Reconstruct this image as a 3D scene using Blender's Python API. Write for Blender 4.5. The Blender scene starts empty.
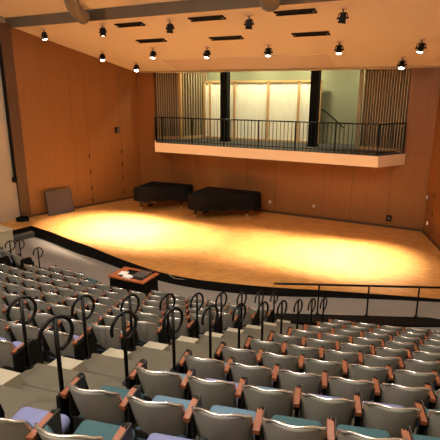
import bpy, bmesh, math, random
from mathutils import Vector, Matrix
random.seed(7)
C = bpy.context.scene.collection
PI = math.pi
EYE = (0.0, 0.0, 0.0)            # the photographer's eye; all heights are measured from it
STAGE = -5.17                    # stage floor
FLOOR = -5.45                    # flat floor before the stage
AXIS = -7.5                      # centre line of the hall

# ------------------------------------------------------------------ materials
def mat(name, col, rough=0.6, metal=0.0, col2=None, scale=(8, 8, 8), bump=0.0, kind='noise', spec=0.5, detail=4.0, coat=0.0):
    m = bpy.data.materials.new(name); m.use_nodes = True
    nt = m.node_tree; b = nt.nodes['Principled BSDF']
    b.inputs['Base Color'].default_value = (*col, 1); b.inputs['Roughness'].default_value = rough
    b.inputs['Metallic'].default_value = metal; b.inputs['Specular IOR Level'].default_value = spec
    b.inputs['Coat Weight'].default_value = coat
    if col2 or bump:
        tc = nt.nodes.new('ShaderNodeTexCoord'); mp = nt.nodes.new('ShaderNodeMapping')
        mp.inputs['Scale'].default_value = scale
        nt.links.new(tc.outputs['Object'], mp.inputs['Vector'])
        if kind == 'noise':
            t = nt.nodes.new('ShaderNodeTexNoise'); t.inputs['Scale'].default_value = 1.0; t.inputs['Detail'].default_value = detail
            out = t.outputs['Fac']
        elif kind == 'wave':
            t = nt.nodes.new('ShaderNodeTexWave'); t.inputs['Scale'].default_value = 1.0; t.inputs['Distortion'].default_value = 2.0
            out = t.outputs['Fac']
        elif kind == 'brick':
            t = nt.nodes.new('ShaderNodeTexBrick'); t.inputs['Scale'].default_value = 1.0
            t.inputs['Color1'].default_value = (0, 0, 0, 1); t.inputs['Color2'].default_value = (1, 1, 1, 1)
            t.inputs['Mortar'].default_value = (0.0, 0.0, 0.0, 1); t.inputs['Mortar Size'].default_value = 0.012
            t.inputs['Bias'].default_value = 0.0
            out = t.outputs['Color']
        nt.links.new(mp.outputs['Vector'], t.inputs['Vector'])
        if col2:
            r = nt.nodes.new('ShaderNodeMixRGB'); r.inputs[1].default_value = (*col, 1); r.inputs[2].default_value = (*col2, 1)
            nt.links.new(out, r.inputs[0]); nt.links.new(r.outputs[0], b.inputs['Base Color'])
        if bump:
            bp = nt.nodes.new('ShaderNodeBump'); bp.inputs['Strength'].default_value = bump; bp.inputs['Distance'].default_value = 0.01
            nt.links.new(out, bp.inputs['Height']); nt.links.new(bp.outputs['Normal'], b.inputs['Normal'])
    return m

def glow(name, col, strength):
    m = bpy.data.materials.new(name); m.use_nodes = True
    b = m.node_tree.nodes['Principled BSDF']; b.inputs['Base Color'].default_value = (*col, 1)
    b.inputs['Emission Color'].default_value = (*col, 1); b.inputs['Emission Strength'].default_value = strength
    return m

M = {}
M['wood_wall'] = mat('veneer panelling', (0.245, 0.092, 0.0195), 0.5, col2=(0.185, 0.068, 0.014), scale=(9, 9, .5), bump=0.03)
M['wood_dark'] = mat('dark and shaded veneer', (0.085, 0.036, 0.014), 0.5, col2=(0.065, 0.027, 0.010), scale=(9, 9, .5))  # skirtings and seams; on the end pilaster it stands in for shade
M['stage_wood'] = mat('stage parquet', (0.54, 0.265, 0.075), 0.42, col2=(0.40, 0.18, 0.045), scale=(2.2, 2.2, 2.2), kind='brick', bump=0.05)
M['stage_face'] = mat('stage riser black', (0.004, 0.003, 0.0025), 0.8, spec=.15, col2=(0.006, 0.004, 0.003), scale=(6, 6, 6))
M['ceiling'] = mat('ceiling plaster', (0.84, 0.735, 0.62), 0.9, col2=(0.81, 0.705, 0.59), scale=(1.3, 1.3, 1.3), bump=0.02)
M['ceiling_panel'] = mat('ceiling panel', (0.72, 0.58, 0.50), 0.9)
M['beam'] = mat('shaded ceiling fascia', (0.16, 0.12, 0.085), 0.8, col2=(0.13, 0.1, 0.07), scale=(2, 2, 2))  # faces away from the stage lights; that shade is put into the colour
M['cream'] = mat('cream plaster', (0.40, 0.32, 0.22), 0.85, col2=(0.36, 0.285, 0.195), scale=(2, 2, 2), bump=0.02)
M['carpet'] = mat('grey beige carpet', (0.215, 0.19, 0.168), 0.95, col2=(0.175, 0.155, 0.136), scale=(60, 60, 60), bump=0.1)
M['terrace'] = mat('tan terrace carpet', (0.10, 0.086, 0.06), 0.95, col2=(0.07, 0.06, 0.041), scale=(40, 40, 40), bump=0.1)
M['step'] = mat('pale step carpet', (0.34, 0.30, 0.225), 0.9, col2=(0.28, 0.25, 0.18), scale=(40, 40, 40))
M['step_dark'] = mat('dark grey step carpet', (0.09, 0.08, 0.07), 0.95, col2=(0.07, 0.062, 0.055), scale=(50, 50, 50))
M['fascia'] = mat('balcony fascia paint', (0.78, 0.60, 0.42), 0.7)
M['deck'] = mat('balcony carpet', (0.05, 0.045, 0.04), 0.95)
M['black'] = mat('black steel', (0.003, 0.0028, 0.0025), 0.42, spec=0.2)
M['black_matt'] = mat('black paint', (0.005, 0.0045, 0.004), 0.8, spec=0.12)
M['chrome'] = mat('bright metal', (0.8, 0.78, 0.74), 0.25, metal=1.0)
M['shell'] = mat('greige moulded shell', (0.39, 0.372, 0.322), 0.42, col2=(0.35, 0.334, 0.288), scale=(5, 5, 5), spec=0.5)
M['rim'] = mat('polished edge trim', (0.78, 0.76, 0.72), 0.22, metal=0.9)
M['arm'] = mat('varnished armrest wood', (0.235, 0.075, 0.03), 0.38, col2=(0.165, 0.05, 0.02), scale=(30, 4, 30))
M['tablet'] = mat('dark writing tablet', (0.014, 0.010, 0.008), 0.6)
M['teal'] = mat('teal upholstery', (0.03, 0.083, 0.098), 0.95, col2=(0.024, 0.066, 0.08), scale=(90, 90, 90), bump=0.2)
M['violet'] = mat('blue violet upholstery', (0.15, 0.165, 0.32), 0.95, col2=(0.125, 0.14, 0.275), scale=(90, 90, 90), bump=0.2)
M['blue'] = mat('dusty blue upholstery', (0.09, 0.16, 0.23), 0.95, col2=(0.07, 0.13, 0.19), scale=(90, 90, 90), bump=0.2)
M['pan'] = mat('seat underside', (0.008, 0.007, 0.006), 0.7)
M['cloth'] = mat('black quilted cover', (0.0035, 0.0032, 0.004), 0.9, spec=.15, col2=(0.005, 0.0045, 0.0055), scale=(7, 7, 7), bump=0.2)
M['piano'] = mat('piano lacquer', (0.01, 0.008, 0.008), 0.2)
M['brass'] = mat('brass caster', (0.7, 0.5, 0.25), 0.3, metal=1.0)
M['board'] = mat('grey board', (0.065, 0.054, 0.048), 0.8, col2=(0.095, 0.055, 0.05), scale=(3, 3, 3))
M['table_wood'] = mat('red brown desk wood', (0.42, 0.12, 0.045), 0.4, col2=(0.30, 0.085, 0.03), scale=(4, 30, 4))
M['paper'] = mat('white paper', (0.8, 0.76, 0.72), 0.8)
M['grey_plastic'] = mat('grey plastic', (0.07, 0.06, 0.055), 0.5)
M['screen'] = mat('pleated panel', (0.80, 0.76, 0.62), 0.8, col2=(0.74, 0.69, 0.54), scale=(12, .1, .1), kind='wave')
M['screen_frame'] = mat('light wood frame', (0.45, 0.27, 0.11), 0.5)
M['alcove_wall'] = mat('green grey plaster', (0.25, 0.245, 0.15), 0.9, col2=(0.225, 0.22, 0.135), scale=(2, 2, 2))
M['alcove_dark'] = mat('dark brown backing', (0.075, 0.06, 0.04), 0.9)  # one even dark brown for the slat backings and alcove sides
M['slat'] = mat('pale wooden slat', (0.40, 0.295, 0.16), 0.55, col2=(0.34, 0.245, 0.13), scale=(20, 20, 1))
M['lens'] = glow('lamp lens', (1.0, 0.93, 0.8), 14.0)
M['duct'] = mat('grey ribbed duct', (0.22, 0.18, 0.135), 0.6)
M['box'] = mat('cream laminate', (0.40, 0.36, 0.26), 0.6)

# ------------------------------------------------------------------ mesh helpers
def box(bm, x0, x1, y0, y1, z0, z1, mtx=None, bev=0.0):
    vs = [bm.verts.new((x, y, z)) for z in (z0, z1) for y in (y0, y1) for x in (x0, x1)]
    fs = [(0, 2, 3, 1), (4, 5, 7, 6), (0, 1, 5, 4), (1, 3, 7, 5), (3, 2, 6, 7), (2, 0, 4, 6)]
    nf = [bm.faces.new([vs[i] for i in f]) for f in fs]
    if bev:
        es = list({e for f in nf for e in f.edges})
        r = bmesh.ops.bevel(bm, geom=es, offset=bev, segments=2, affect='EDGES', profile=0.5)
        vs = list({v for f in r['faces'] for v in f.verts} | {v for v in vs if v.is_valid})
    if mtx is not None:
        bmesh.ops.transform(bm, matrix=mtx, verts=[v for v in vs if v.is_valid])
    return vs

def prism(bm, pts, z0, z1):
    """pts counter-clockwise; z0/z1 numbers or lists"""
    n = len(pts)
    lo = [z0] * n if not isinstance(z0, (list, tuple)) else z0
    hi = [z1] * n if not isinstance(z1, (list, tuple)) else z1
    a = [bm.verts.new((p[0], p[1], z)) for p, z in zip(pts, lo)]
    b = [bm.verts.new((p[0], p[1], z)) for p, z in zip(pts, hi)]
    for i in range(n):
        j = (i + 1) % n
        bm.faces.new((a[i], a[j], b[j], b[i]))
    bm.faces.new(list(reversed(a))); bm.faces.new(b)

def cyl(bm, p0, p1, r0, r1=None, seg=12):
    r1 = r0 if r1 is None else r1
    p0 = Vector(p0); p1 = Vector(p1); d = (p1 - p0).normalized()
    s = d.orthogonal().normalized(); t = d.cross(s)
    A = [bm.verts.new(p0 + (s * math.cos(2 * PI * i / seg) + t * math.sin(2 * PI * i / seg)) * r0) for i in range(seg)]
    B = [bm.verts.new(p1 + (s * math.cos(2 * PI * i / seg) + t * math.sin(2 * PI * i / seg)) * r1) for i in range(seg)]
    for i in range(seg):
        j = (i + 1) % seg
        bm.faces.new((A[i], A[j], B[j], B[i]))
    bm.faces.new(list(reversed(A))); bm.faces.new(B)

def tube(bm, pts, r, seg=8, rib=None):
    pts = [Vector(p) for p in pts]; rings = []
    prev = None
    for i, p in enumerate(pts):
        d = (pts[min(i + 1, len(pts) - 1)] - pts[max(i - 1, 0)]).normalized()
        if prev is None: s = d.orthogonal().normalized()
        else: s = (prev - d * prev.dot(d)).normalized()
        prev = s; t = d.cross(s)
        rr = r * (rib(i) if rib else 1)
        rings.append([bm.verts.new(p + (s * math.cos(2 * PI * k / seg) + t * math.sin(2 * PI * k / seg)) * rr) for k in range(seg)])
    for a, b in zip(rings, rings[1:]):
        for k in range(seg):
            j = (k + 1) % seg
            bm.faces.new((a[k], a[j], b[j], b[k]))
    bm.faces.new(list(reversed(rings[0]))); bm.faces.new(rings[-1])

def mesh(bm, name, m, smooth=False):
    bmesh.ops.recalc_face_normals(bm, faces=bm.faces)
    me = bpy.data.meshes.new(name); bm.to_mesh(me); bm.free()
    me.materials.append(m)
    if smooth:
        for p in me.polygons: p.use_smooth = True
    return me

LIFT = 0.115
def link(name, me, parent=None, loc=None, rz=None, **props):
    o = bpy.data.objects.new(name, me); C.objects.link(o)
    if parent: o.parent = parent
    if loc is not None: o.location = loc
    if rz is not None: o.rotation_euler = (0, 0, rz)
    for k, v in props.items(): o[k] = v
    return o

def obj(name, bm, m, parent=None, smooth=False, **props):
    return link(name, mesh(bm, name, m, smooth), parent, **props)

def thing(name, label, cat, loc=(0, 0, 0), rz=0, group=None):
    o = bpy.data.objects.new(name, None); C.objects.link(o)
    o.empty_display_size = 0.1
    o.location = loc; o.rotation_euler = (0, 0, rz)
    o['label'] = label; o['category'] = cat
    if group: o['group'] = group
    return o

def tag(o, label, cat, group=None):
    o['label'] = label; o['category'] = cat
    if group: o['group'] = group
    return o

def struct(name, bm, m, label=None, cat=None, parent=None):
    o = obj(name, bm, m, parent)
    if parent is None:
        o['kind'] = 'structure'
        if label: o['label'] = label; o['category'] = cat
    return o

def quadwall(bm, p0, p1, z0, z1a, z1b, th, zb=None):
    """vertical wall from p0 to p1, thickness th to the left of the direction"""
    d = (Vector(p1) - Vector(p0)).normalized(); n = Vector((-d.y, d.x)) * th
    a, b = Vector(p0), Vector(p1)
    prism(bm, [a, b, b + n, a + n], z0, [z1a, z1b, z1b, z1a])

def NB(): return bmesh.new()

# ------------------------------------------------------------------ seating geometry
RC = 27.0
def g(x): return RC - math.sqrt(RC * RC - (x - AXIS) ** 2)
def rim_y(n, x): return 2.17 + 0.756 * n + g(x) - g(-2.46)
def floor_z(n): return -2.745 - 0.285 * n
def tilt(x): return math.asin((x - AXIS) / RC)

# ------------------------------------------------------------------ setting: stage
EDGE = [(-14.75, 12.28), (-13.4, 12.02), (-12.16, 11.69), (-10.89, 11.40), (-9.89, 11.12), (-8.87, 10.86), (-7.5, 10.60), (-6.3, 10.62),
        (-5.04, 10.87), (-4.2, 11.1), (-3.49, 11.33), (-2.97, 11.52), (-1.6, 11.95), (-0.1, 12.39), (1.6, 12.75)]
def smooth_edge(pts, k=4):
    out = []
    for i in range(len(pts) - 1):
        p0 = Vector(pts[max(i - 1, 0)]); p1 = Vector(pts[i]); p2 = Vector(pts[i + 1]); p3 = Vector(pts[min(i + 2, len(pts) - 1)])
        for j in range(k):
            t = j / k
            out.append(0.5 * ((2 * p1) + (p2 - p0) * t + (2 * p0 - 5 * p1 + 4 * p2 - p3) * t * t + (3 * p1 - p0 - 3 * p2 + p3) * t ** 3))
    out.append(Vector(pts[-1])); return out
SE = smooth_edge(EDGE)
SIDE = [(-14.92, 11.35), (-15.15, 10.2), (-15.3, 9.4)]     # the stage runs on along the left wall
bm = NB()
outline = [(-16.75, 9.4)] + [tuple(p) for p in reversed(SIDE)] + [(p.x, p.y) for p in SE] + [(1.7, 13.4), (-0.9, 18.6), (-14.1, 18.6), (-16.2, 13.4)]
prism(bm, outline, STAGE - 0.05, STAGE)
struct('floor_stage', bm, M['stage_wood'])
bm = NB()
face = [tuple(p) for p in reversed(SIDE)] + [(p.x, p.y) for p in SE]
pt = []
for i, p in enumerate(face):
    a = Vector(face[max(i - 1, 0)]); b = Vector(face[min(i + 1, len(face) - 1)]); d = (b - a).normalized()
    pt.append((Vector(p), Vector((-d.y, d.x))))
ov = [[bm.verts.new((p.x + n.x * o, p.y + n.y * o, z)) for p, n in pt] for o, z in ((-0.012, STAGE - 0.012), (-0.012, STAGE - 0.9), (0.05, STAGE - 0.9), (0.05, STAGE - 0.012))]
for i in range(len(pt) - 1):
    for k in range(4):
        a, b = ov[k], ov[(k + 1) % 4]
        bm.faces.new((a[i], a[i + 1], b[i + 1], b[i]))
bm.faces.new([ov[k][0] for k in range(4)]); bm.faces.new([ov[3 - k][-1] for k in range(4)])
struct('trim_1', bm, M['stage_face'])
# step up to the stage at the left corner
bm = NB(); prism(bm, [(-14.98, 11.0), (-14.58, 11.0), (-14.5, 12.2), (-14.8, 12.25)], FLOOR - 0.25, STAGE - 0.2)
struct('floor_step', bm, M['step_dark'])

# front floor, rising gently towards the right-hand end of the stage
def front_z(x, y):
    i = min(range(len(SE)), key=lambda k: abs(SE[k].x - x)); ys = SE[i].y
    yr = rim_y(9, x) + 1.0
    w = min(max((y - yr) / max(ys - yr, 0.3), 0), 1)
    up = 0.20 * min(max((x + 4.6) / 4.6, 0), 1) - 0.14 * min(max((-7.5 - x) / 4, 0), 1)
    return FLOOR + up * w
bm = NB(); grid = []
for i in range(41):
    x = -16.6 + 18.8 * i / 40; row = []
    for j in range(13):
        y = 8.3 + (rim_y(9, x) - rim_y(9, AXIS)) + 4.4 * j / 12
        row.append(bm.verts.new((x, y, front_z(x, y))))
    grid.append(row)
for i in range(40):
    for j in range(12):
        bm.faces.new((grid[i][j], grid[i + 1][j], grid[i + 1][j + 1], grid[i][j + 1]))
struct('floor', bm, M['carpet'])

# seating terraces, one tread each
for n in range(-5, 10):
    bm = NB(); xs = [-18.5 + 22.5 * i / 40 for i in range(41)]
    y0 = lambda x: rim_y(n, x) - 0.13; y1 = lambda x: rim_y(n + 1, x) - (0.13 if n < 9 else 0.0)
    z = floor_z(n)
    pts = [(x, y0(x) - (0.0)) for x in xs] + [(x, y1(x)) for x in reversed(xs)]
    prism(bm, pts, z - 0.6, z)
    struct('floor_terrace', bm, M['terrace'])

# ------------------------------------------------------------------ setting: walls and ceiling
CZ = lambda y: 0.75 + 0.285 * (18.5 - y)        # stage ceiling
LW0, LW1 = (-14.02, 18.5), (-15.8, 13.2)
RW0, RW1 = (-1.06, 18.5), (0.85, 13.2)
AL, AR, AZ = -13.07, -2.02, -2.55               # balcony opening in the back wall
bm = NB()
prism(bm, [(LW0[0] - .2, 18.5), (RW0[0] + .2, 18.5), (RW0[0] + .2, 18.7), (LW0[0] - .2, 18.7)], STAGE - .1, AZ)
prism(bm, [(LW0[0] - .2, 18.5), (AL, 18.5), (AL, 18.7), (LW0[0] - .2, 18.7)], AZ, 1.0)
prism(bm, [(AR, 18.5), (RW0[0] + .2, 18.5), (RW0[0] + .2, 18.7), (AR, 18.7)], AZ, 1.0)
wall_back = struct('wall_back', bm, M['wood_wall'])
bm = NB(); quadwall(bm, LW1, LW0, STAGE - .1, CZ(13.2) + .1, CZ(18.5) + .1, 0.15)
wall_left = struct('wall_left', bm, M['wood_wall'])
bm = NB(); quadwall(bm, RW0, RW1, STAGE - .1, CZ(18.5) + .1, CZ(13.2) + .1, 0.15)
wall_right = struct('wall_right', bm, M['wood_wall'])

# seams, slots and skirtings are pieces of their wall
def on_wall(p0, p1, s, out=0.004):
    a, b = Vector(p0), Vector(p1); d = (b - a).normalized(); n = Vector((d.y, -d.x))
    return a + d * s + n * out, math.atan2(d.y, d.x)
def wall_piece(name, p0, p1, s, z, w, h, m, parent, th=0.02):
    bm = NB(); p, ang = on_wall(p0, p1, s, 0)
    box(bm, -w / 2, w / 2, -th, th * 0.2, -h / 2, h / 2, Matrix.Translation((p.x, p.y, z)) @ Matrix.Rotation(ang, 4, 'Z'))
    return obj(name, bm, m, parent)
lw_len = (Vector(LW0) - Vector(LW1)).length; rw_len = (Vector(RW1) - Vector(RW0)).length
for s, zs in ((lw_len - 2.70, (-2.89, -3.61, -4.35, -4.92)), (lw_len - 1.02, (-2.86, -3.48, -4.10, -4.80))):
    for z in zs: wall_piece('slot', LW1, LW0, s, z, 0.05, 0.15, M['black_matt'], wall_left, 0.006)
    wall_piece('seam', LW1, LW0, s, -2.2, 0.012, 5.8, M['wood_dark'], wall_left, 0.002)
wall_piece('seam', LW1, LW0, 2.2, -2.0, 0.012, 6.2, M['wood_dark'], wall_left, 0.002)
wall_piece('skirting', LW1, LW0, lw_len / 2, STAGE + .05, lw_len, 0.10, M['wood_dark'], wall_left, 0.03)
for s, zs in ((0.72, (-3.56, -4.26, -4.93)),):
    for z in zs: wall_piece('slot', RW0, RW1, s + .2, z, 0.05, 0.15, M['black_matt'], wall_right, 0.006)
wall_piece('skirting', RW0, RW1, rw_len / 2, STAGE + .05, rw_len, 0.10, M['wood_dark'], wall_right, 0.03)
for x in (-12.2, -10.9, -9.6, -8.3, -7.0, -4.93, -3.78, -2.35):
    wall_piece('seam', (-14, 18.5), (0, 18.5), x + 14, (STAGE + AZ) / 2 - .02, 0.014, STAGE * -1 + AZ - .1, M['wood_dark'], wall_back, 0.003)
wall_piece('skirting', (-14, 18.5), (0, 18.5), 6.46, STAGE + .05, 12.85, 0.10, M['wood_dark'], wall_back, 0.03)

# stage ceiling: one sloping slab, its front edge a fascia with its shade put into the colour
bm = NB()
pts = [(-16.4, 13.3), (1.5, 13.3), (-0.6, 18.72), (-14.4, 18.72)]
prism(bm, pts, [CZ(p[1]) for p in pts], [CZ(p[1]) + .12 for p in pts])
struct('ceiling', bm, M['ceiling'])
bm = NB()
pts = [(-11.6, 17.05), (-4.7, 17.05), (-4.7, 18.3), (-11.6, 18.3)]
prism(bm, pts, [CZ(p[1]) - .02 for p in pts], [CZ(p[1]) + .01 for p in pts])
struct('ceiling_panel', bm, M['ceiling_panel'])
bm = NB(); prism(bm, [(-14.1, 18.42), (-1.0, 18.42), (-1.0, 18.5), (-14.1, 18.5)], CZ(18.5) - .05, CZ(18.5) + .12)
struct('trim_2', bm, M['slat'])
bm = NB(); prism(bm, [(-16.5, 13.2), (1.6, 13.2), (1.6, 13.3), (-16.5, 13.3)], CZ(13.3) - .01, CZ(13.3) + .36)
struct('trim_3', bm, M['beam'])
# house ceiling beyond the fascia, climbing away from the stage
HC = lambda y: CZ(13.3) + .32 + 0.19 * (13.3 - y)
bm = NB(); pts = [(-19.5, -3.5), (5, -3.5), (2, 13.22), (-17, 13.22)]
prism(bm, pts, [HC(p[1]) for p in pts], [HC(p[1]) + .2 for p in pts])
struct('ceiling_house', bm, M['ceiling'])
# house side walls, rear wall
bm = NB(); quadwall(bm, (-19.0, -3.5), (-16.0, 12.9), FLOOR - .6, 6, 6, .15); quadwall(bm, (-16.0, 12.9), (-16.0, 13.5), FLOOR - .3, 3, 3, .15)
wall_side_left = struct('wall_side_left', bm, M['cream'])
bm = NB(); quadwall(bm, (1.1, 12.9), (4.3, -3.5), FLOOR - .6, 6, 6, .15); quadwall(bm, (0.85, 13.2), (1.1, 12.9), FLOOR - .3, 3, 3, .1)
struct('wall_side_right', bm, M['cream'])
bm = NB(); quadwall(bm, (4.4, -3.5), (-19.1, -3.5), FLOOR, 7, 7, .15)
struct('wall_rear', bm, M['cream'])
bm = NB(); prism(bm, [(-15.98, 12.82), (-15.88, 12.80), (-15.76, 13.2), (-15.86, 13.24)], STAGE - .02, CZ(13.2) + .1)
struct('trim_4', bm, M['wood_dark'])  # end of the stage panelling; its shade is painted in as darker veneer
bm = NB(); 
d = (Vector((-16.0, 12.9)) - Vector((-19.0, -3.5))).normalized()
p1 = Vector((-16.0, 12.9)) - d * 0.85; p0 = p1 - d * 3.0
quadwall(bm, p0 + Vector((d.y, -d.x)) * .04, p1 + Vector((d.y, -d.x)) * .04, -3.6, -.3, -.3, .05)
obj('panel', bm, M['wood_wall'], wall_side_left)
bm = NB(); cyl(bm, (-15.94, 12.74, -3.45), (-15.94, 12.74, 2.3), 0.045)
t = tag(obj('conduit', bm, M['black_matt'], None), 'black vertical cable pipe at the left end of the stage panelling', 'pipe')
bm = NB(); box(bm, -16.02, -15.90, 12.66, 12.80, -3.62, -3.42, bev=.01); obj('junction_box', bm, M['black_matt'], t)

# ------------------------------------------------------------------ setting: balcony alcove above the stage
BY = 17.3; BZ = -2.30; BB = -2.70
bm = NB()
prism(bm, [(-12.27, BY), (-2.70, BY), (-1.93, 18.5), (-13.08, 18.5)], BB, BZ)
struct('floor_balcony_slab', bm, M['fascia'])
bm = NB()
prism(bm, [(-12.23, BY + .03), (-2.73, BY + .03), (-1.99, 18.5), (AR + .02, 20.65), (AL - .02, 20.65), (-13.02, 18.5)], BZ, BZ + .02)
struct('floor_balcony', bm, M['deck'])
bm = NB(); prism(bm, [(AL - .1, 20.5), (AR + .1, 20.5), (AR + .1, 20.65), (AL - .1, 20.65)], AZ, 1.5)
struct('wall_alcove_back', bm, M['alcove_wall'])
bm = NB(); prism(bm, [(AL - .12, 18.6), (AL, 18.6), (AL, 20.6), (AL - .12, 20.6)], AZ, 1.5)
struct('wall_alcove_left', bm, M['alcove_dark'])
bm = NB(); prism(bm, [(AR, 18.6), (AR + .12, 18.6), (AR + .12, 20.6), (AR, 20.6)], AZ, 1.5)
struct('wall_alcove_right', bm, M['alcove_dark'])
bm = NB(); prism(bm, [(AL - .2, 18.6), (AR + .2, 18.6), (AR + .2, 20.65), (AL - .2, 20.65)], 1.5, 1.6)
struct('ceiling_alcove', bm, M['alcove_wall'])

def slat_screen(p0, p1, n, label):
    t = thing('slat_screen', label, 'screen', (0, 0, 0))
    a, b = Vector(p0), Vector(p1); d = (b - a).normalized(); nn = Vector((-d.y, d.x)); ang = math.atan2(d.y, d.x)
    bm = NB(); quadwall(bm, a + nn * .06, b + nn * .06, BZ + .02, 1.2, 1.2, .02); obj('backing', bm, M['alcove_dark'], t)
    for i in range(n):
        p = a + (b - a) * ((i + .5) / n)
        bm = NB(); box(bm, -.018, .018, -.03, .055, BZ + .02, 1.2, Matrix.Translation((p.x, p.y, 0)) @ Matrix.Rotation(ang, 4, 'Z'))
        obj('slat', bm, M['slat'], t)
    bm = NB(); quadwall(bm, a - nn * .03, b - nn * .03, BZ + .02, BZ + .14, BZ + .14, .09); obj('bottom_rail', bm, M['screen_frame'], t)
    return t
slat_screen((AL + .03, 18.62), (-12.05, 18.98), 10, 'pale wooden slat screen at the left end of the balcony, left of the post')
slat_screen((-11.88, 19.05), (-11.3, 20.42), 10, 'wooden slat screen slanting back beside the white panels on the balcony')
slat_screen((-3.72, 18.95), (AR - .03, 18.62), 17, 'wooden slat screen at the right end of the balcony')
for x, y, lab in ((-11.97, 19.0, 'slim pale wooden post between the two left slat screens'), (-3.82, 18.98, 'slim pale wooden post at the left edge of the right slat screen')):
    bm = NB(); box(bm, x - .07, x + .07, y - .06, y + .08, BZ + .02, 1.3, bev=.008)
    tag(obj('wooden_post', bm, M['screen_frame'] if x < -5 else M['slat']), lab, 'post')
# black columns carrying the lintel
for x, lab in ((-9.66, 'square black column behind the balcony railing, left of centre'), (-5.62, 'square black column on the balcony beside the green wall')):
    t = thing('black_column', lab, 'column', (x, 19.05, BZ + .02))
    bm = NB(); box(bm, -.165, .165, -.165, .165, 0, 3.4, bev=.01); obj('shaft', bm, M['black_matt'], t)
    bm = NB(); box(bm, -.19, .19, -.19, .19, 0, .06); obj('base', bm, M['black_matt'], t)
# tall pleated panels in light wood frames
t = thing('panel_partition', 'tall pale pleated folding partition in wooden frames behind the balcony railing', 'partition', (0, 0, 0))
PX = [-11.28, -10.98, -9.70, -8.05, -6.63, -5.72]; PY = 20.1; PT = 0.32
for i in range(5):
    bm = NB(); x0, x1 = PX[i] + .05, PX[i + 1] - .05; k = max(4, int((x1 - x0) / .05))
    fr = [bm.verts.new((x0 + (x1 - x0) * j / k, PY + (.022 if j % 2 else 0), z)) for z in (BZ + .08, PT - .05) for j in range(k + 1)]
    for j in range(k): bm.faces.new((fr[j], fr[j + 1], fr[k + 2 + j], fr[k + 1 + j]))
    bk = [bm.verts.new((x, PY + .05, z)) for x, z in ((x0, BZ + .08), (x1, BZ + .08), (x1, PT - .05), (x0, PT - .05))]
    bm.faces.new(bk)
    obj('pleated_panel', bm, M['screen'], t)
for i, x in enumerate(PX):
    bm = NB(); box(bm, x - .055, x + .055, PY - .05, PY + .06, BZ + .02, PT); obj('frame_stile', bm, M['screen_frame'], t)
bm = NB(); box(bm, PX[0] - .055, PX[-1] + .055, PY - .05, PY + .06, PT - .05, PT + .04); obj('frame_head', bm, M['screen_frame'], t)
bm = NB(); box(bm, PX[0], PX[-1], PY - .03, PY + .05, BZ + .02, BZ + .09); obj('frame_sill', bm, M['screen_frame'], t)
# stair handrail dropping away on the green wall
bm = NB(); tube(bm, [(-5.9, 20.36, -.75), (-5.5, 20.36, -.95), (-5.1, 20.36, -1.25), (-4.7, 20.36, -1.6)], .028)
t = tag(obj('stair_handrail', bm, M['black'], None, True), 'black sloping stair handrail on the green balcony wall', 'handrail')
bm = NB(); cyl(bm, (-5.2, 20.36, -1.18), (-5.2, 20.5, -1.22), .015); obj('bracket', bm, M['black'], t)
# balcony railing
t = thing('balcony_railing', 'black metal railing with thin balusters along the balcony front', 'railing', (0, 0, 0))
RP = [(-13.02, 18.42), (-12.2, BY + .06), (-2.76, BY + .06), (-2.02, 18.42)]
RT = -1.2
bm = NB(); tube(bm, [(p[0], p[1], RT) for p in RP], .026, 8); obj('top_rail', bm, M['black'], t)
bm = NB(); tube(bm, [(p[0], p[1], BZ + .12) for p in RP], .016, 6); obj('bottom_rail', bm, M['black'], t)
for a, b, n in ((RP[0], RP[1], 8), (RP[1], RP[2], 62), (RP[2], RP[3], 8)):
    for i in range(n + 1):
        if b is RP[3] and i == 0 or b is RP[2] and i == 0: continue
        x = a[0] + (b[0] - a[0]) * i / n; y = a[1] + (b[1] - a[1]) * i / n
        big = (b is RP[2] and (i % 10 == 2 or i == n)) or i == n and b is not RP[2]
        r = .024 if big else .0095
        bm = NB(); box(bm, x - r, x + r, y - r, y + r, BZ + .02, RT)
        obj('post' if big else 'baluster', bm, M['black'], t)

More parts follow.
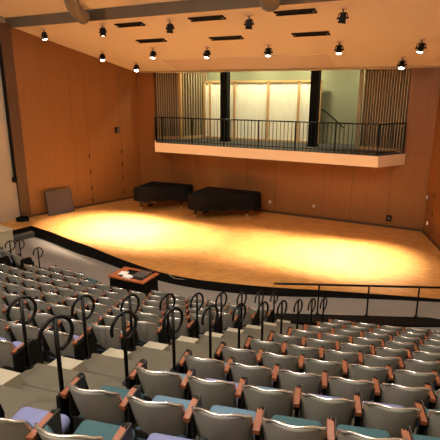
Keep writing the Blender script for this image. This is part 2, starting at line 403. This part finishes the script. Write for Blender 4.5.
# ------------------------------------------------------------------ things on the stage
def piano_outline(L, W):
    # keyboard end at x=0, straight spine at y=+W/2, bent side curling to the tail
    pts = [(0, W / 2), (0, -W / 2), (.45, -W / 2)]
    for i in range(1, 9):
        t = i / 9; pts.append((.45 + (L - .75) * t, -W / 2 + (W * .58) * (3 * t * t - 2 * t ** 3)))
    for i in range(0, 7):
        a = -PI / 2 + PI / 2 * i / 6
        pts.append((L - .3 + .3 * math.cos(a), W * .08 + .35 + .35 * math.sin(a)))
    pts.append((L, W / 2 - .1)); pts.append((L - .1, W / 2))
    return pts
def piano(loc, rz, L, W, top, hang, label):
    t = thing('grand_piano', label, 'piano', loc, rz, 'covered grand pianos')
    o = piano_outline(L, W); n = len(o)
    c = Vector((L * .42, .1))
    bm = NB()
    R = [(.55, top + .012), (.88, top + .008), (.985, top), (1.0, top - .03), (1.015, top - .2), (1.02, top - hang * .7), (1.03, hang and top - hang)]
    rings = []
    for ri, (s, z) in enumerate(R):
        ring = []
        for i, p in enumerate(o):
            q = c + (Vector(p) - c) * s
            k = .014 * math.sin(i * 2.4 + ri) if ri > 3 else 0
            ring.append(bm.verts.new((q.x + k, q.y + k, z + (.03 * math.sin(i * 1.7) if ri == len(R) - 1 else 0))))
        rings.append(ring)
    for a, b in zip(rings, rings[1:]):
        for i in range(n):
            j = (i + 1) % n; bm.faces.new((a[i], a[j], b[j], b[i]))
    bm.faces.new(rings[0])
    obj('cover', bm, M['cloth'], t, True)
    bm = NB(); prism(bm, [tuple(c + (Vector(p) - c) * .96) for p in o], .62, top - .02); obj('case', bm, M['piano'], t)
    for x, y in ((.22, -W / 2 + .2), (.22, W / 2 - .2), (L - .45, W * .25)):
        bm = NB(); cyl(bm, (x, y, .14), (x, y, .64), .05, .085); box(bm, x - .09, x + .09, y - .09, y + .09, .58, .66)
        lg = obj('leg', bm, M['piano'], t)
        bm = NB(); cyl(bm, (x - .02, y - .025, .06), (x - .02, y + .025, .06), .06); cyl(bm, (x, y, .06), (x, y, .16), .03); obj('caster', bm, M['brass'], lg)
    bm = NB()
    for y in (-.07, .07): cyl(bm, (.34, y, .12), (.34, y, .64), .018)
    box(bm, .26, .42, -.16, .16, .08, .14); ly = obj('pedal_lyre', bm, M['piano'], t)
    for y in (-.09, 0, .09):
        bm = NB(); box(bm, .14, .27, y - .022, y + .022, .085, .1); obj('pedal', bm, M['brass'], ly)
    return t
piano((-12.68, 16.85, STAGE), math.radians(6), 2.15, 1.6, 1.03, .60, 'grand piano under a black cover, the left and smaller one near the corner')
piano((-9.86, 16.95, STAGE), math.radians(1), 2.55, 1.75, 1.03, .66, 'grand piano under a black cover, the right and longer one by the back wall')

# board leaning on the left wall
d = (Vector(LW0) - Vector(LW1)).normalized(); ang = math.atan2(d.y, d.x)
p = Vector(LW1) + d * 0.60 + Vector((d.y, -d.x)) * .40
t = thing('leaning_board', 'square grey board leaning against the left stage wall', 'board', (p.x, p.y, STAGE), ang)
bm = NB(); box(bm, 0, 1.15, -.03, .03, 0, 1.02, Matrix.Rotation(math.radians(-11), 4, 'X'), bev=.008); obj('panel', bm, M['board'], t)
bm = NB()
for q in ((0, .05, 0, 1.02), (1.1, 1.15, 0, 1.02), (0, 1.15, 0, .05), (0, 1.15, .97, 1.02)):
    box(bm, q[0], q[1], -.042, .036, q[2], q[3], Matrix.Rotation(math.radians(-11), 4, 'X'))
obj('frame', bm, M['grey_plastic'], t)

# coil of cable by the left wall
bm = NB(); pts = []
for i in range(120):
    a = i * 2 * PI / 24; r = .24 - .02 * (i % 48) / 48
    pts.append((-15.62 + r * math.cos(a), 12.62 + r * math.sin(a), STAGE + .02 + .022 * (i / 24)))
tube(bm, pts, .02, 6)
t = tag(obj('cable_coil', bm, M['black_matt'], None, True), 'coil of black cable on the stage at the foot of the left wall', 'cable')

# speaker box and outlets on walls
p, a2 = on_wall(LW1, LW0, lw_len - 1.25, .1)
t = thing('wall_speaker', 'small black speaker high on the left stage wall', 'speaker', (p.x, p.y, -1.83), a2)
bm = NB(); box(bm, -.08, .08, -.08, .08, -.13, .13, bev=.012); obj('cabinet', bm, M['black_matt'], t)
bm = NB(); box(bm, -.02, .02, .06, .105, -.05, .05); obj('bracket', bm, M['black'], t)
bm = NB(); box(bm, -.065, .065, -.088, -.078, -.11, .11); obj('grille', bm, M['grey_plastic'], t)
for x, z, w, m, lab in ((-2.29, -4.8, .2, 'black_matt', 'black wall box low on the back stage wall at the right'),
                        (-7.2, -4.7, .09, 'paper', 'white wall socket on the back wall just right of the pianos'),
                        (-5.26, -4.66, .08, 'paper', 'white wall socket on the back wall below the right balcony column')):
    t = thing('wall_box' if w > .1 else 'wall_socket', lab, 'wall box' if w > .1 else 'socket', (x, 18.49, z))
    bm = NB(); box(bm, -w / 2, w / 2, -.03, .01, -w * .6, w * .6, bev=.006); obj('plate', bm, M[m], t)
    bm = NB(); box(bm, -w / 4, w / 4, -.036, -.028, -w * .3, w * .3); obj('insert', bm, M['grey_plastic'], t)
for s, z, lab in ((.12, -3.82, 'upper of two small white sockets at the right stage corner'), (.5, -4.7, 'lower of two small white sockets at the right stage corner')):
    p, a2 = on_wall(RW0, RW1, s, .01)
    t = thing('wall_socket', lab, 'socket', (p.x, p.y, z), a2)
    bm = NB(); box(bm, -.035, .035, -.03, .01, -.06, .06, bev=.006); obj('plate', bm, M['paper'], t)
    bm = NB(); box(bm, -.015, .015, -.035, -.027, -.03, .03); obj('insert', bm, M['grey_plastic'], t)
# loose white cable at the stage lip
bm = NB(); pts = [Vector((-7.32, 10.66, STAGE + .012)), Vector((-7.2, 10.58, STAGE + .012)), Vector((-7.1, 10.55, STAGE - .04)), Vector((-6.95, 10.56, STAGE - .09)), Vector((-6.8, 10.57, STAGE - .08)), Vector((-6.62, 10.59, STAGE - .07))]
tube(bm, pts, .012, 6)
tag(obj('loose_cable', bm, M['duct'], None, True), 'short pale cable draped over the front lip of the stage', 'cable')

# ------------------------------------------------------------------ ceiling fittings
slope = math.atan(0.285)
K = .82                                           # lamp size
def spotlight(x, y, lit, aim, label):
    t = thing('stage_spotlight', label, 'spotlight', (x, y, CZ(y)), 0, 'stage spotlights')
    bm = NB(); cyl(bm, (0, 0, -.03), (0, 0, .012), .10, seg=16); bmesh.ops.rotate(bm, cent=(0, 0, 0), matrix=Matrix.Rotation(-slope, 3, 'X'), verts=bm.verts)
    obj('mounting_plate', bm, M['ceiling_panel'], t)
    bm = NB(); cyl(bm, (0, 0, -.13), (0, 0, -.02), .02); obj('stem', bm, M['grey_plastic'], t)
    d = (Vector(aim) - Vector((x, y, CZ(y) - .25))).normalized()
    q = Vector((0, 0, -1)).rotation_difference(d).to_matrix().to_4x4()
    T = Matrix.Translation((0, 0, -.25)) @ q @ Matrix.Scale(K, 4)
    bm = NB(); prof = [(.06, .17), (.10, .13), (.11, .02), (.115, -.10), (.135, -.15), (.135, -.17)]
    seg = 18; rings = [[bm.verts.new(T @ Vector((r * math.cos(2 * PI * k / seg), r * math.sin(2 * PI * k / seg), z))) for k in range(seg)] for r, z in prof]
    for a, b in zip(rings, rings[1:]):
        for k in range(seg): bm.faces.new((a[k], a[(k + 1) % seg], b[(k + 1) % seg], b[k]))
    bm.faces.new(rings[0])
    inner = [bm.verts.new(T @ Vector((.11 * math.cos(2 * PI * k / seg), .11 * math.sin(2 * PI * k / seg), -.13))) for k in range(seg)]
    for k in range(seg): bm.faces.new((rings[-1][k], rings[-1][(k + 1) % seg], inner[(k + 1) % seg], inner[k]))
    bm.faces.new(inner)
    can = obj('lamp_housing', bm, M['black'], t)
    bm = NB(); cyl(bm, T @ Vector((0, 0, -.148)), T @ Vector((0, 0, -.152)), .105 * K, seg=18)
    obj('lens', bm, M['lens'] if lit else M['grey_plastic'], can)
    bm = NB()
    tube(bm, [(-.125, 0, -.27), (-.125, 0, -.165), (-.075, 0, -.12), (.075, 0, -.12), (.125, 0, -.165), (.125, 0, -.27)], .015, 6)
    obj('yoke', bm, M['black'], t)
    for s in (-1, 1):
        bm = NB(); cyl(bm, (s * .085, 0, -.255), (s * .16, 0, -.255), .026); obj('knob', bm, M['black'], t)
    if lit:
        ld = bpy.data.lights.new('stage spot', 'SPOT'); ld.energy = lit; ld.color = (1.0, .81, .58); ld.spot_size = math.radians(40); ld.spot_blend = .9; ld.shadow_soft_size = .12
        lo = bpy.data.objects.new('stage spot beam', ld); C.objects.link(lo)
        lo.parent = t
        lo.location = Vector((0, 0, -.25)) + d * .18
        lo.rotation_euler = d.to_track_quat('-Z', 'Y').to_euler()
E1 = 7200
SPOTS = [(-14.47, 13.6, 1.0, (-12.9, 13.5), 'spotlight by the left end of the dark shaded ceiling fascia'),
 (-11.66, 13.6, 1.0, (-11.6, 13.6), 'spotlight in the row nearest the fascia, second from the left'),
 (-8.93, 13.67, 0.5, (-9.6, 13.6), 'dim spotlight in the row nearest the fascia, third from the left'),
 (-6.18, 13.75, 0.35, (-7.0, 14.0), 'spotlight in the row nearest the fascia, fourth from the left'),
 (-3.4, 13.75, 0.8, (-4.6, 14.2), 'spotlight in the row nearest the fascia, rightmost and turned from view'),
 (-1.57, 16.1, 1.1, (-2.6, 14.5), 'bright spotlight on the ceiling at the far right of the middle row'),
 (-13.73, 15.89, 1.0, (-12.1, 13.8), 'spotlight at the left end of the middle row, close to the left wall'),
 (-13.05, 17.24, 0.35, (-11.0, 14.2), 'spotlight on the ceiling in the back left corner above the pianos'),
 (-11.15, 15.83, 1.1, (-10.7, 13.7), 'spotlight in the middle ceiling row, second from the left'),
 (-8.85, 15.97, 0.8, (-9.0, 13.8), 'spotlight in the middle ceiling row, third from the left'),
 (-6.45, 16.0, 0.45, (-6.0, 14.2), 'spotlight in the middle ceiling row, fourth from the left'),
 (-4.01, 16.0, 1.1, (-3.6, 14.4), 'spotlight in the middle ceiling row, right of the ceiling slots'),
 (-2.25, 17.55, 0.4, (-2.2, 14.6), 'spotlight on the ceiling in the back right corner above the slat screen')]
for x, y, k, aim, lab in SPOTS:
    spotlight(x, y, E1 * k, (aim[0], aim[1], STAGE), lab)
for k, (x0, x1, y, lab) in enumerate(((-11.15, -10.04, 13.75, 'black ceiling slot near the fascia, leftmost of three'), (-8.2, -7.0, 13.72, 'black ceiling slot near the fascia, middle of three'),
                     (-5.35, -4.17, 13.75, 'black ceiling slot near the fascia, rightmost of three'), (-11.31, -10.11, 15.12, 'black ceiling slot further from the fascia, leftmost of three'),
                     (-8.29, -7.1, 15.24, 'black ceiling slot further from the fascia, middle of three'), (-5.33, -4.17, 15.28, 'black ceiling slot further from the fascia, rightmost of three'))):
    t = thing('ceiling_slot', lab, 'light track', (0, 0, 0), 0, 'black slots in the stage ceiling')
    T = Matrix.Translation(((x0 + x1) / 2, y, CZ(y))) @ Matrix.Rotation(-slope, 4, 'X'); w = (x1 - x0) / 2
    bm = NB(); box(bm, -w, w, -.10, .10, -.035, .01, T); obj('housing', bm, M['black_matt'], t)
    bm = NB(); box(bm, -w - .02, w + .02, -.115, -.098, -.045, .01, T); box(bm, -w - .02, w + .02, .098, .115, -.045, .01, T); obj('flange', bm, M['black'], t)
    for s in (-1, 1):
        bm = NB(); box(bm, s * (w - .05) - .03, s * (w - .05) + .03, -.03, .03, -.05, -.034, T); obj('end_clip', bm, M['duct'], t)
    bm = NB(); cyl(bm, T @ Vector((w - .18, -.07, -.10)), T @ Vector((w - .18, -.07, -.03)), .018); obj('cable_tail', bm, M['black'], t)
# ribbed curved ducts under the house ceiling
def duct(pts, r, label):
    t = thing('ribbed_duct', label, 'duct', (0, 0, 0), 0, 'ribbed grey ducts')
    P = smooth_edge3(pts, 18)
    bm = NB(); tube(bm, P, r, 16, rib=lambda i: (.92, 1.0, 1.0, .92)[i % 4]); obj('hose', bm, M['duct'], t)
    for q in (P[len(P) // 3], P[-6]):
        bm = NB(); cyl(bm, q, (q.x, q.y, HC(q.y) + .02), .015); obj('hanger', bm, M['beam'], t)
    bm = NB(); e = P[-1]; d = (P[-1] - P[-2]).normalized(); cyl(bm, e - d * .03, e + d * .015, r * 1.08, seg=16); obj('collar', bm, M['duct'], t)
def smooth_edge3(pts, k):
    out = []; P = [Vector(p) for p in pts]
    for i in range(len(P) - 1):
        p0 = P[max(i - 1, 0)]; p1 = P[i]; p2 = P[i + 1]; p3 = P[min(i + 2, len(P) - 1)]
        for j in range(k):
            t = j / k
            out.append(0.5 * ((2 * p1) + (p2 - p0) * t + (2 * p0 - 5 * p1 + 4 * p2 - p3) * t * t + (3 * p1 - p0 - 3 * p2 + p3) * t ** 3))
    out.append(P[-1]); return out
duct([(-10.75, 11.1, 2.75), (-11.1, 11.6, 2.60), (-11.56, 12.15, 2.5), (-11.79, 12.6, 2.40), (-11.9, 12.96, 2.30)], .215, 'ribbed grey duct curving down to the dark fascia, the left one')
duct([(-4.9, 11.9, 2.48), (-5.08, 12.5, 2.37), (-5.19, 12.92, 2.28)], .26, 'ribbed grey duct at the top edge near the middle of the dark fascia')

# ------------------------------------------------------------------ auditorium chairs
SW = 0.50
def back_shell(W=.212, Z0=.31, Z1=.77, th=.022, OFF=0.0, DZ=0.0):
    bm = NB(); nu, nv = 12, 12
    def P(u, v, off):
        w = W
        if v < .32: w = W * (.74 + .26 * math.sqrt(max(0, 1 - ((.32 - v) / .32) ** 2)))
        if v > .9: w = W * (1 - .16 * ((v - .9) / .1) ** 2)
        x = u * w
        y = -.085 + .115 * (x / W) ** 2 + .13 * (1 - v) + (.03 * (1 - v) ** 2)
        z = Z0 + (Z1 - Z0) * v - (.045 * abs(u) ** 4 * max(0, (v - .7) / .3)) + (.05 * u * u if v < .01 else 0)
        return (x, y + off + OFF, z)
    G = [[[bm.verts.new(P(-1 + 2 * i / nu, j / nv, o)) for j in range(nv + 1)] for i in range(nu + 1)] for o in (0, th)]
    for s in (0, 1):
        for i in range(nu):
            for j in range(nv):
                q = (G[s][i][j], G[s][i + 1][j], G[s][i + 1][j + 1], G[s][i][j + 1])
                bm.faces.new(q if s == 0 else tuple(reversed(q)))
    bd = [(i, 0) for i in range(nu)] + [(nu, j) for j in range(nv)] + [(i, nv) for i in range(nu, 0, -1)] + [(0, j) for j in range(nv, 0, -1)]
    for a, b in zip(bd, bd[1:] + bd[:1]):
        bm.faces.new((G[0][a[0]][a[1]], G[1][a[0]][a[1]], G[1][b[0]][b[1]], G[0][b[0]][b[1]]))
    rimpts = [Vector(P(-1, .55 + .45 * j / 6, th / 2)) for j in range(6)] + [Vector(P(-1 + 2 * i / 16, 1, th / 2)) for i in range(17)] + [Vector(P(1, .55 + .45 * j / 6, th / 2)) for j in range(5, -1, -1)]
    return bm, rimpts
sb, rim_pts = back_shell()
ME = {'shell': mesh(sb, 'backrest', M['shell'], True)}
bm = NB(); tube(bm, rim_pts, .0105, 8); ME['rim'] = mesh(bm, 'edge_trim', M['rim'], True)
def pillow(W, H, T, bev, mtx):
    bm = NB(); box(bm, -W / 2, W / 2, -T / 2, T / 2, 0, H, bev=bev)
    bmesh.ops.transform(bm, matrix=mtx, verts=bm.verts); return bm
CUSH = ('teal', 'violet', 'blue')
tip = Matrix.Translation((0, .055, .327)) @ Matrix.Rotation(math.radians(-86), 4, 'X')
for c in CUSH:
    ME['seat_' + c] = mesh(pillow(.40, .46, .11, .045, tip), 'seat_cushion', M[c], True)
    ME['back_' + c] = mesh(back_shell(.18, .36, .725, .035, .03)[0], 'back_cushion', M[c], True)
bm = pillow(.38, .44, .03, .01, Matrix.Translation((0, 0, -.055)) @ tip); box(bm, -.20, .20, .055, .075, .26, .40); ME['pan'] = mesh(bm, 'seat_pan', M['pan'])
bm = NB(); box(bm, -.029, .023, .03, .27, .575, .615, bev=.006); ME['arm'] = mesh(bm, 'armrest', M['arm'])
bm = NB(); box(bm, -.018, -.004, .255, .287, .575, .622, bev=.003); box(bm, .004, .018, .25, .282, .575, .628, bev=.003); cyl(bm, (-.018, .272, .60), (.018, .272, .60), .010); ME['hinge'] = mesh(bm, 'tablet_hinge', M['black'])
bm = NB(); box(bm, .024, .036, .06, .29, .38, .63, bev=.004); ME['tablet'] = mesh(bm, 'writing_tablet', M['tablet'])
bm = NB(); box(bm, -.018, .018, .10, .16, .12, .58, bev=.005); box(bm, -.03, .03, .04, .28, .115, .13); box(bm, -.015, .015, .05, .32, .56, .598); ME['leg'] = mesh(bm, 'leg', M['black'])
bm = NB()
pts = [(-.01, .20), (.10, .13), (.36, .13), (.40, .40), (.34, .60), (.01, .60)]
A = [bm.verts.new((-.016, y, z)) for y, z in pts]; B = [bm.verts.new((.016, y, z)) for y, z in pts]
bm.faces.new(A); bm.faces.new(list(reversed(B)))
for i in range(len(pts)): bm.faces.new((A[i], A[(i + 1) % 6], B[(i + 1) % 6], B[i]))
ME['end'] = mesh(bm, 'end_panel', M['black_matt'])

for k in ME: ME[k].transform(Matrix.Translation((0, 0, -LIFT)))

ORD = ['front', 'second', 'third', 'fourth', 'fifth', 'sixth', 'seventh', 'eighth', 'ninth', 'tenth', 'eleventh', 'twelfth', 'thirteenth', 'fourteenth']
NTH = ['first'] + ORD[1:] + ['fifteenth', 'sixteenth', 'seventeenth']
CN = {'teal': 'teal', 'violet': 'blue-violet', 'blue': 'dusty blue'}
FIX = {('right', 0, 0): 'teal', ('right', 0, 1): 'blue', ('right', 0, 2): 'blue', ('right', 0, 3): 'teal', ('right', 0, 4): 'teal', ('right', 0, 5): 'teal',
       ('right', -1, 0): 'violet', ('right', -1, 1): 'teal', ('right', -1, 2): 'violet', ('right', 1, 0): 'blue', ('right', 1, 1): 'violet', ('right', 1, 2): 'blue',
       ('right', 1, 3): 'violet', ('right', 1, 4): 'violet', ('right', 2, 1): 'violet', ('centre', 1, 0): 'violet', ('centre', 2, 0): 'violet', ('centre', 3, 0): 'blue'}
def chair(block, n, k, x, y, z, a, first, last, aisle_side):
    c = FIX.get((block, n, k)) or ('teal' if n == 9 else None) or random.choice(CUSH)
    row = ORD[9 - n] + ' row'
    seen = (' with ' + CN[c] + ' cushion') if n <= 1 and block == 'right' else ''
    lab = 'grey moulded chair%s, %s, %s block, %s from %s aisle' % (seen, row, block, NTH[k], 'its' if block != 'centre' else 'the right')
    t = thing('auditorium_chair', lab, 'chair', (x, y, z), a, 'auditorium chairs of the %s block' % block)
    link('backrest', ME['shell'], t); link('edge_trim', ME['rim'], t)
    link('back_cushion', ME['back_' + c], t); s = link('seat_cushion', ME['seat_' + c], t); link('seat_pan', ME['pan'], s)
    def arm(sx):
        o = link('armrest', ME['arm'], t, (sx, 0, 0)); link('tablet_hinge', ME['hinge'], o); link('writing_tablet', ME['tablet'], o)
        link('leg', ME['leg'], t, (sx, 0, 0))
    arm(-SW / 2)
    if (block == 'right' and last) or (block != 'right' and first): arm(SW / 2)
    if first: link('end_panel', ME['end'], t, (SW / 2 + .03 if aisle_side > 0 else -SW / 2 - .03, 0, 0))
    return t

# where a chair would fall in the photographer's view, to leave out the rows nobody can see
HD = math.radians(27.5); PT_ = math.radians(15.6)
def view(x, y, z):
    f = (-math.sin(HD) * x + math.cos(HD) * y) * math.cos(PT_) - z * math.sin(PT_)
    u = (-math.sin(HD) * x + math.cos(HD) * y) * math.sin(PT_) + z * math.cos(PT_)
    r = math.cos(HD) * x + math.sin(HD) * y
    return (220 + 470 * r / f, 220 - 470 * u / f) if f > .5 else (9999, 9999)
def row_seats(block, n, x_start, sign, count, skip=lambda x: False):
    x = x_start + sign * SW / 2 * math.cos(tilt(x_start)); placed = []
    for k in range(count):
        y = rim_y(n, x); z = floor_z(n); px, py = view(x, y, z + .6)
        if -75 < px < 490 and py < 470 and not skip(x): placed.append((k, x, y, z, tilt(x)))
        x += sign * SW * math.cos(tilt(x))
    for i, (k, x, y, z, a) in enumerate(placed):
        chair(block, n, k, x, y, z, a, k == 0, i == len(placed) - 1, -sign)
XL = lambda n: -2.46 + .044 * n - .03            # left end of the right block
XR = lambda n: -3.76 + .044 * (n - 1)            # right end of the centre block
for n in range(-1, 10):
    row_seats('right', n, XL(n), 1, 8)
    if n >= 0: row_seats('centre', n, XR(n), -1, 13 if n > 0 else 13, (lambda x: -8.15 < x < -6.45) if n == 9 else (lambda x: False))
    if n >= 6: row_seats('left', n, -11.15, -1, 5)

# ------------------------------------------------------------------ aisle handrails
RA = math.radians(11)                            # the loops stand along the aisle
def ring_pts(r, zc):
    u = Vector((math.sin(RA), math.cos(RA), 0)); out = []
    for i in range(29):
        a = math.radians(196 - 276 * i / 28)
        out.append(u * (r * math.cos(a)) + Vector((0, 0, zc + r * math.sin(a))))
    return out
bm = NB(); cyl(bm, (0, 0, 0), (0, 0, 1), .0185, seg=10); ME['post'] = mesh(bm, 'post', M['black'], True)
bm = NB(); cyl(bm, (0, 0, 0), (0, 0, .012), .05, seg=14); ME['flange'] = mesh(bm, 'base_flange', M['black'])
bm = NB(); tube(bm, ring_pts(.145, -.145), .0165, 8); k = len(bm.faces)
for p in ring_pts(.145, -.145)[3::6]: bmesh.ops.create_icosphere(bm, subdivisions=1, radius=.007, matrix=Matrix.Translation(p + Vector((-.016, -.004, .002))))
ME['loop'] = mesh(bm, 'loop', M['black'], True); ME['loop'].materials.append(M['chrome'])     # with bright studs
for i, f in enumerate(ME['loop'].polygons): f.material_index = int(i >= k)
def handrail(x, y, z0, z1, label):
    t = thing('aisle_handrail', label, 'handrail', (x, y, z0), 0, 'looped handrails beside the aisles')
    p = link('post', ME['post'], t); p.scale = (1, 1, z1 - z0)
    link('loop', ME['loop'], t, (0, 0, z1 - z0))
    link('base_flange', ME['flange'], t)
for n in range(0, 10):
    x = -2.665 + .044 * n; y = 2.34 + .7545 * n; zt = -1.71 - .285 * n
    handrail(x, y, floor_z(n - 1), zt, 'black looped handrail on the right side of the aisle at the %s row' % ORD[9 - n])
for i in range(0, 9):
    n = i + 1; x = -3.69 + .043 * i + .05 * min(i, 3) / 3; y = 2.85 + .7555 * i; zt = -1.975 - .283 * i
    handrail(x, y, floor_z(n - 1), zt, 'black looped handrail on the left side of the aisle at the %s row' % ORD[9 - n])
handrail(-10.24, 8.66, floor_z(9), -4.27, 'black looped handrail standing alone at the far end of the centre front row')
handrail(-11.28, 8.91, floor_z(9), -4.27, 'right of two black looped handrails by the far left chairs')
handrail(-11.45, 8.72, floor_z(9), -4.27, 'left of two black looped handrails by the far left chairs')

# the aisle: each level runs a little past the seat riser, then a half step beside the centre block
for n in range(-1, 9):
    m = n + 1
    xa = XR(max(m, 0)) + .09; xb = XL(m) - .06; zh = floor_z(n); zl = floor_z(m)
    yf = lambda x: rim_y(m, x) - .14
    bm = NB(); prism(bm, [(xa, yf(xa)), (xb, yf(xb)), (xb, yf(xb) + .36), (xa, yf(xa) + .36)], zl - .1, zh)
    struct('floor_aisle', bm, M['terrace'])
    xa -= .07; xc = xa + .30
    bm = NB(); prism(bm, [(xa, yf(xa) + .36), (xc, yf(xc) + .36), (xc, yf(xc) + .74), (xa, yf(xa) + .74)], zl - .02, (zl + zh) / 2)
    struct('floor_aisle_step', bm, M['step'])

# ------------------------------------------------------------------ guard rail on a kerb before the right block
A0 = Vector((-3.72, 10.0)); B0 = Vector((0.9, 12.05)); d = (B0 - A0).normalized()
bm = NB(); quadwall(bm, A0, B0, FLOOR - .02, -5.345, -5.345, -.42)  # widened towards the seats; the black top stands in for shade on the terrace
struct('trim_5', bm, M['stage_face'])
t = thing('guard_rail', 'black guard rail on a low kerb in front of the right block', 'railing', (0, 0, 0))
bm = NB(); cyl(bm, (A0.x, A0.y, -4.56), (B0.x, B0.y, -4.56), .027); obj('top_rail', bm, M['black'], t)
for s in (1.08, 2.27, 3.45, 4.6):
    p = A0 + d * s
    bm = NB(); cyl(bm, (p.x, p.y, -5.36), (p.x, p.y, -4.56), .02); cyl(bm, (p.x, p.y, -5.35), (p.x, p.y, -5.33), .05); obj('post', bm, M['black'], t)

# ------------------------------------------------------------------ control desk in the gap of the front row
DC = Vector((-7.36, 9.2)); DA = math.radians(1.5)
t = thing('control_desk', 'red-brown topped desk with black sides standing before the stage', 'desk', (DC.x, DC.y, FLOOR), DA)
DH = .73
bm = NB(); box(bm, -.53, .53, -.34, .34, 0, DH - .04, bev=.005); obj('body', bm, M['black_matt'], t)
bm = NB()
for q in ((-.56, .56, -.37, -.25), (-.56, .56, .27, .37), (-.56, -.32, -.25, .27), (.43, .56, -.25, .27)): box(bm, *q, DH - .04, DH)
obj('top_frame', bm, M['table_wood'], t)
bm = NB(); box(bm, -.32, .43, -.25, .27, DH - .05, DH - .012); obj('recessed_panel', bm, M['black_matt'], t)
T = Matrix.Translation((DC.x, DC.y, FLOOR)) @ Matrix.Rotation(DA, 4, 'Z')
def onto(name, lab, cat, fn, m):
    bm = NB(); fn(bm); o = obj(name, bm, m); o.matrix_world = T @ Matrix.Translation((0, 0, 0)); tag(o, lab, cat); return o
onto('paper_sheet', 'white sheet of paper at the left end of the desk top', 'paper', lambda b: box(b, -.40, -.18, -.10, .12, DH, DH + .012, Matrix.Rotation(.2, 4, 'Z')), M['paper'])
onto('paper_pad', 'bright white paper pad nearest the desk front edge', 'paper', lambda b: box(b, -.10, .14, -.32, -.14, DH, DH + .045, Matrix.Rotation(-.15, 4, 'Z'), bev=.004), M['paper'])
mx = onto('sound_mixer', 'dark grey sound mixer lying on the right half of the desk', 'mixer', lambda b: box(b, .08, .42, -.18, .24, DH - .012, DH + .06, bev=.01), M['grey_plastic'])
bm = NB()
for i in range(6):
    for j in range(3): cyl(bm, (.125 + .05 * i, -.05 + .09 * j, DH + .06), (.125 + .05 * i, -.05 + .09 * j, DH + .075), .012, seg=8)
obj('knobs', bm, M['chrome'], mx, kind='stuff')
onto('black_case', 'small black case on the far right corner of the desk', 'case', lambda b: box(b, .20, .44, .27, .37, DH, DH + .05, bev=.008), M['black'])

# ------------------------------------------------------------------ cream cabinet at the far left
t = thing('cream_cabinet', 'pale cream cabinet at the left edge, beyond the far left chairs', 'cabinet', (-13.75, 10.1, FLOOR), math.radians(-10))
bm = NB(); box(bm, -.45, .45, -.25, .25, 0, .84, bev=.01); obj('body', bm, M['box'], t)
bm = NB(); box(bm, -.47, .47, -.27, .27, .84, .88, bev=.01); obj('top', bm, M['box'], t)
for s in (-1, 1):
    bm = NB(); box(bm, s * .22 - .2, s * .22 + .2, -.262, -.248, .06, .80); dr = obj('door', bm, M['box'], t)
    bm = NB(); box(bm, s * .05 - .01, s * .05 + .01, -.28, -.26, .45, .57); obj('handle', bm, M['black'], dr)

# ------------------------------------------------------------------ light
def area(loc, size, energy, col, rot=(0, 0, 0), sy=None, spread=None):
    l = bpy.data.lights.new('unseen area light', 'AREA'); l.size = size; l.energy = energy; l.color = col
    if sy: l.shape = 'RECTANGLE'; l.size_y = sy
    else: l.shape = 'DISK'
    if spread: l.spread = spread
    o = bpy.data.objects.new('unseen area light', l); C.objects.link(o); o.location = loc; o.rotation_euler = rot; return o
HOUSE = (1.0, .89, .75)
for x, y, e in ((-1.0, 3.2, 60), (-4.5, 4.0, 38), (-9.0, 4.5, 36), (-1.5, 7.5, 60), (-5.5, 8.2, 50), (-10.0, 8.4, 42), (-13.5, 9.5, 30), (-0.6, -1.6, 105), (-3.4, -1.4, 95), (-6.6, -1.0, 62)):
    area((x, y, HC(y) - .1), .35, e * 3.4, HOUSE)  # unseen house lamps; the rear three are added to brighten the chair backs
# balcony lamps, under the alcove ceiling
for x, e in ((-10.6, 24), (-8.3, 28), (-6.3, 28), (-3.6, 20)):
    area((x, 19.35, 1.4), .3, e * 3.2, (1.0, .95, .60))
w = bpy.data.worlds.new('world'); bpy.context.scene.world = w; w.use_nodes = True
w.node_tree.nodes['Background'].inputs[0].default_value = (.9, .7, .5, 1); w.node_tree.nodes['Background'].inputs[1].default_value = .02

# ------------------------------------------------------------------ camera
cd = bpy.data.cameras.new('camera'); cam = bpy.data.objects.new('camera', cd); C.objects.link(cam)
cd.sensor_width = 36; cd.lens = 36 * 470 / 440; cd.clip_start = .05
cam.location = EYE; cam.rotation_euler = (PI / 2 - math.radians(15.6), 0, math.radians(27.5))
bpy.context.scene.camera = cam
vs = bpy.context.scene.view_settings
vs.view_transform = 'Standard'; vs.look = 'None'; vs.gamma = 1.0; vs.exposure = 0.0; vs.use_curve_mapping = False
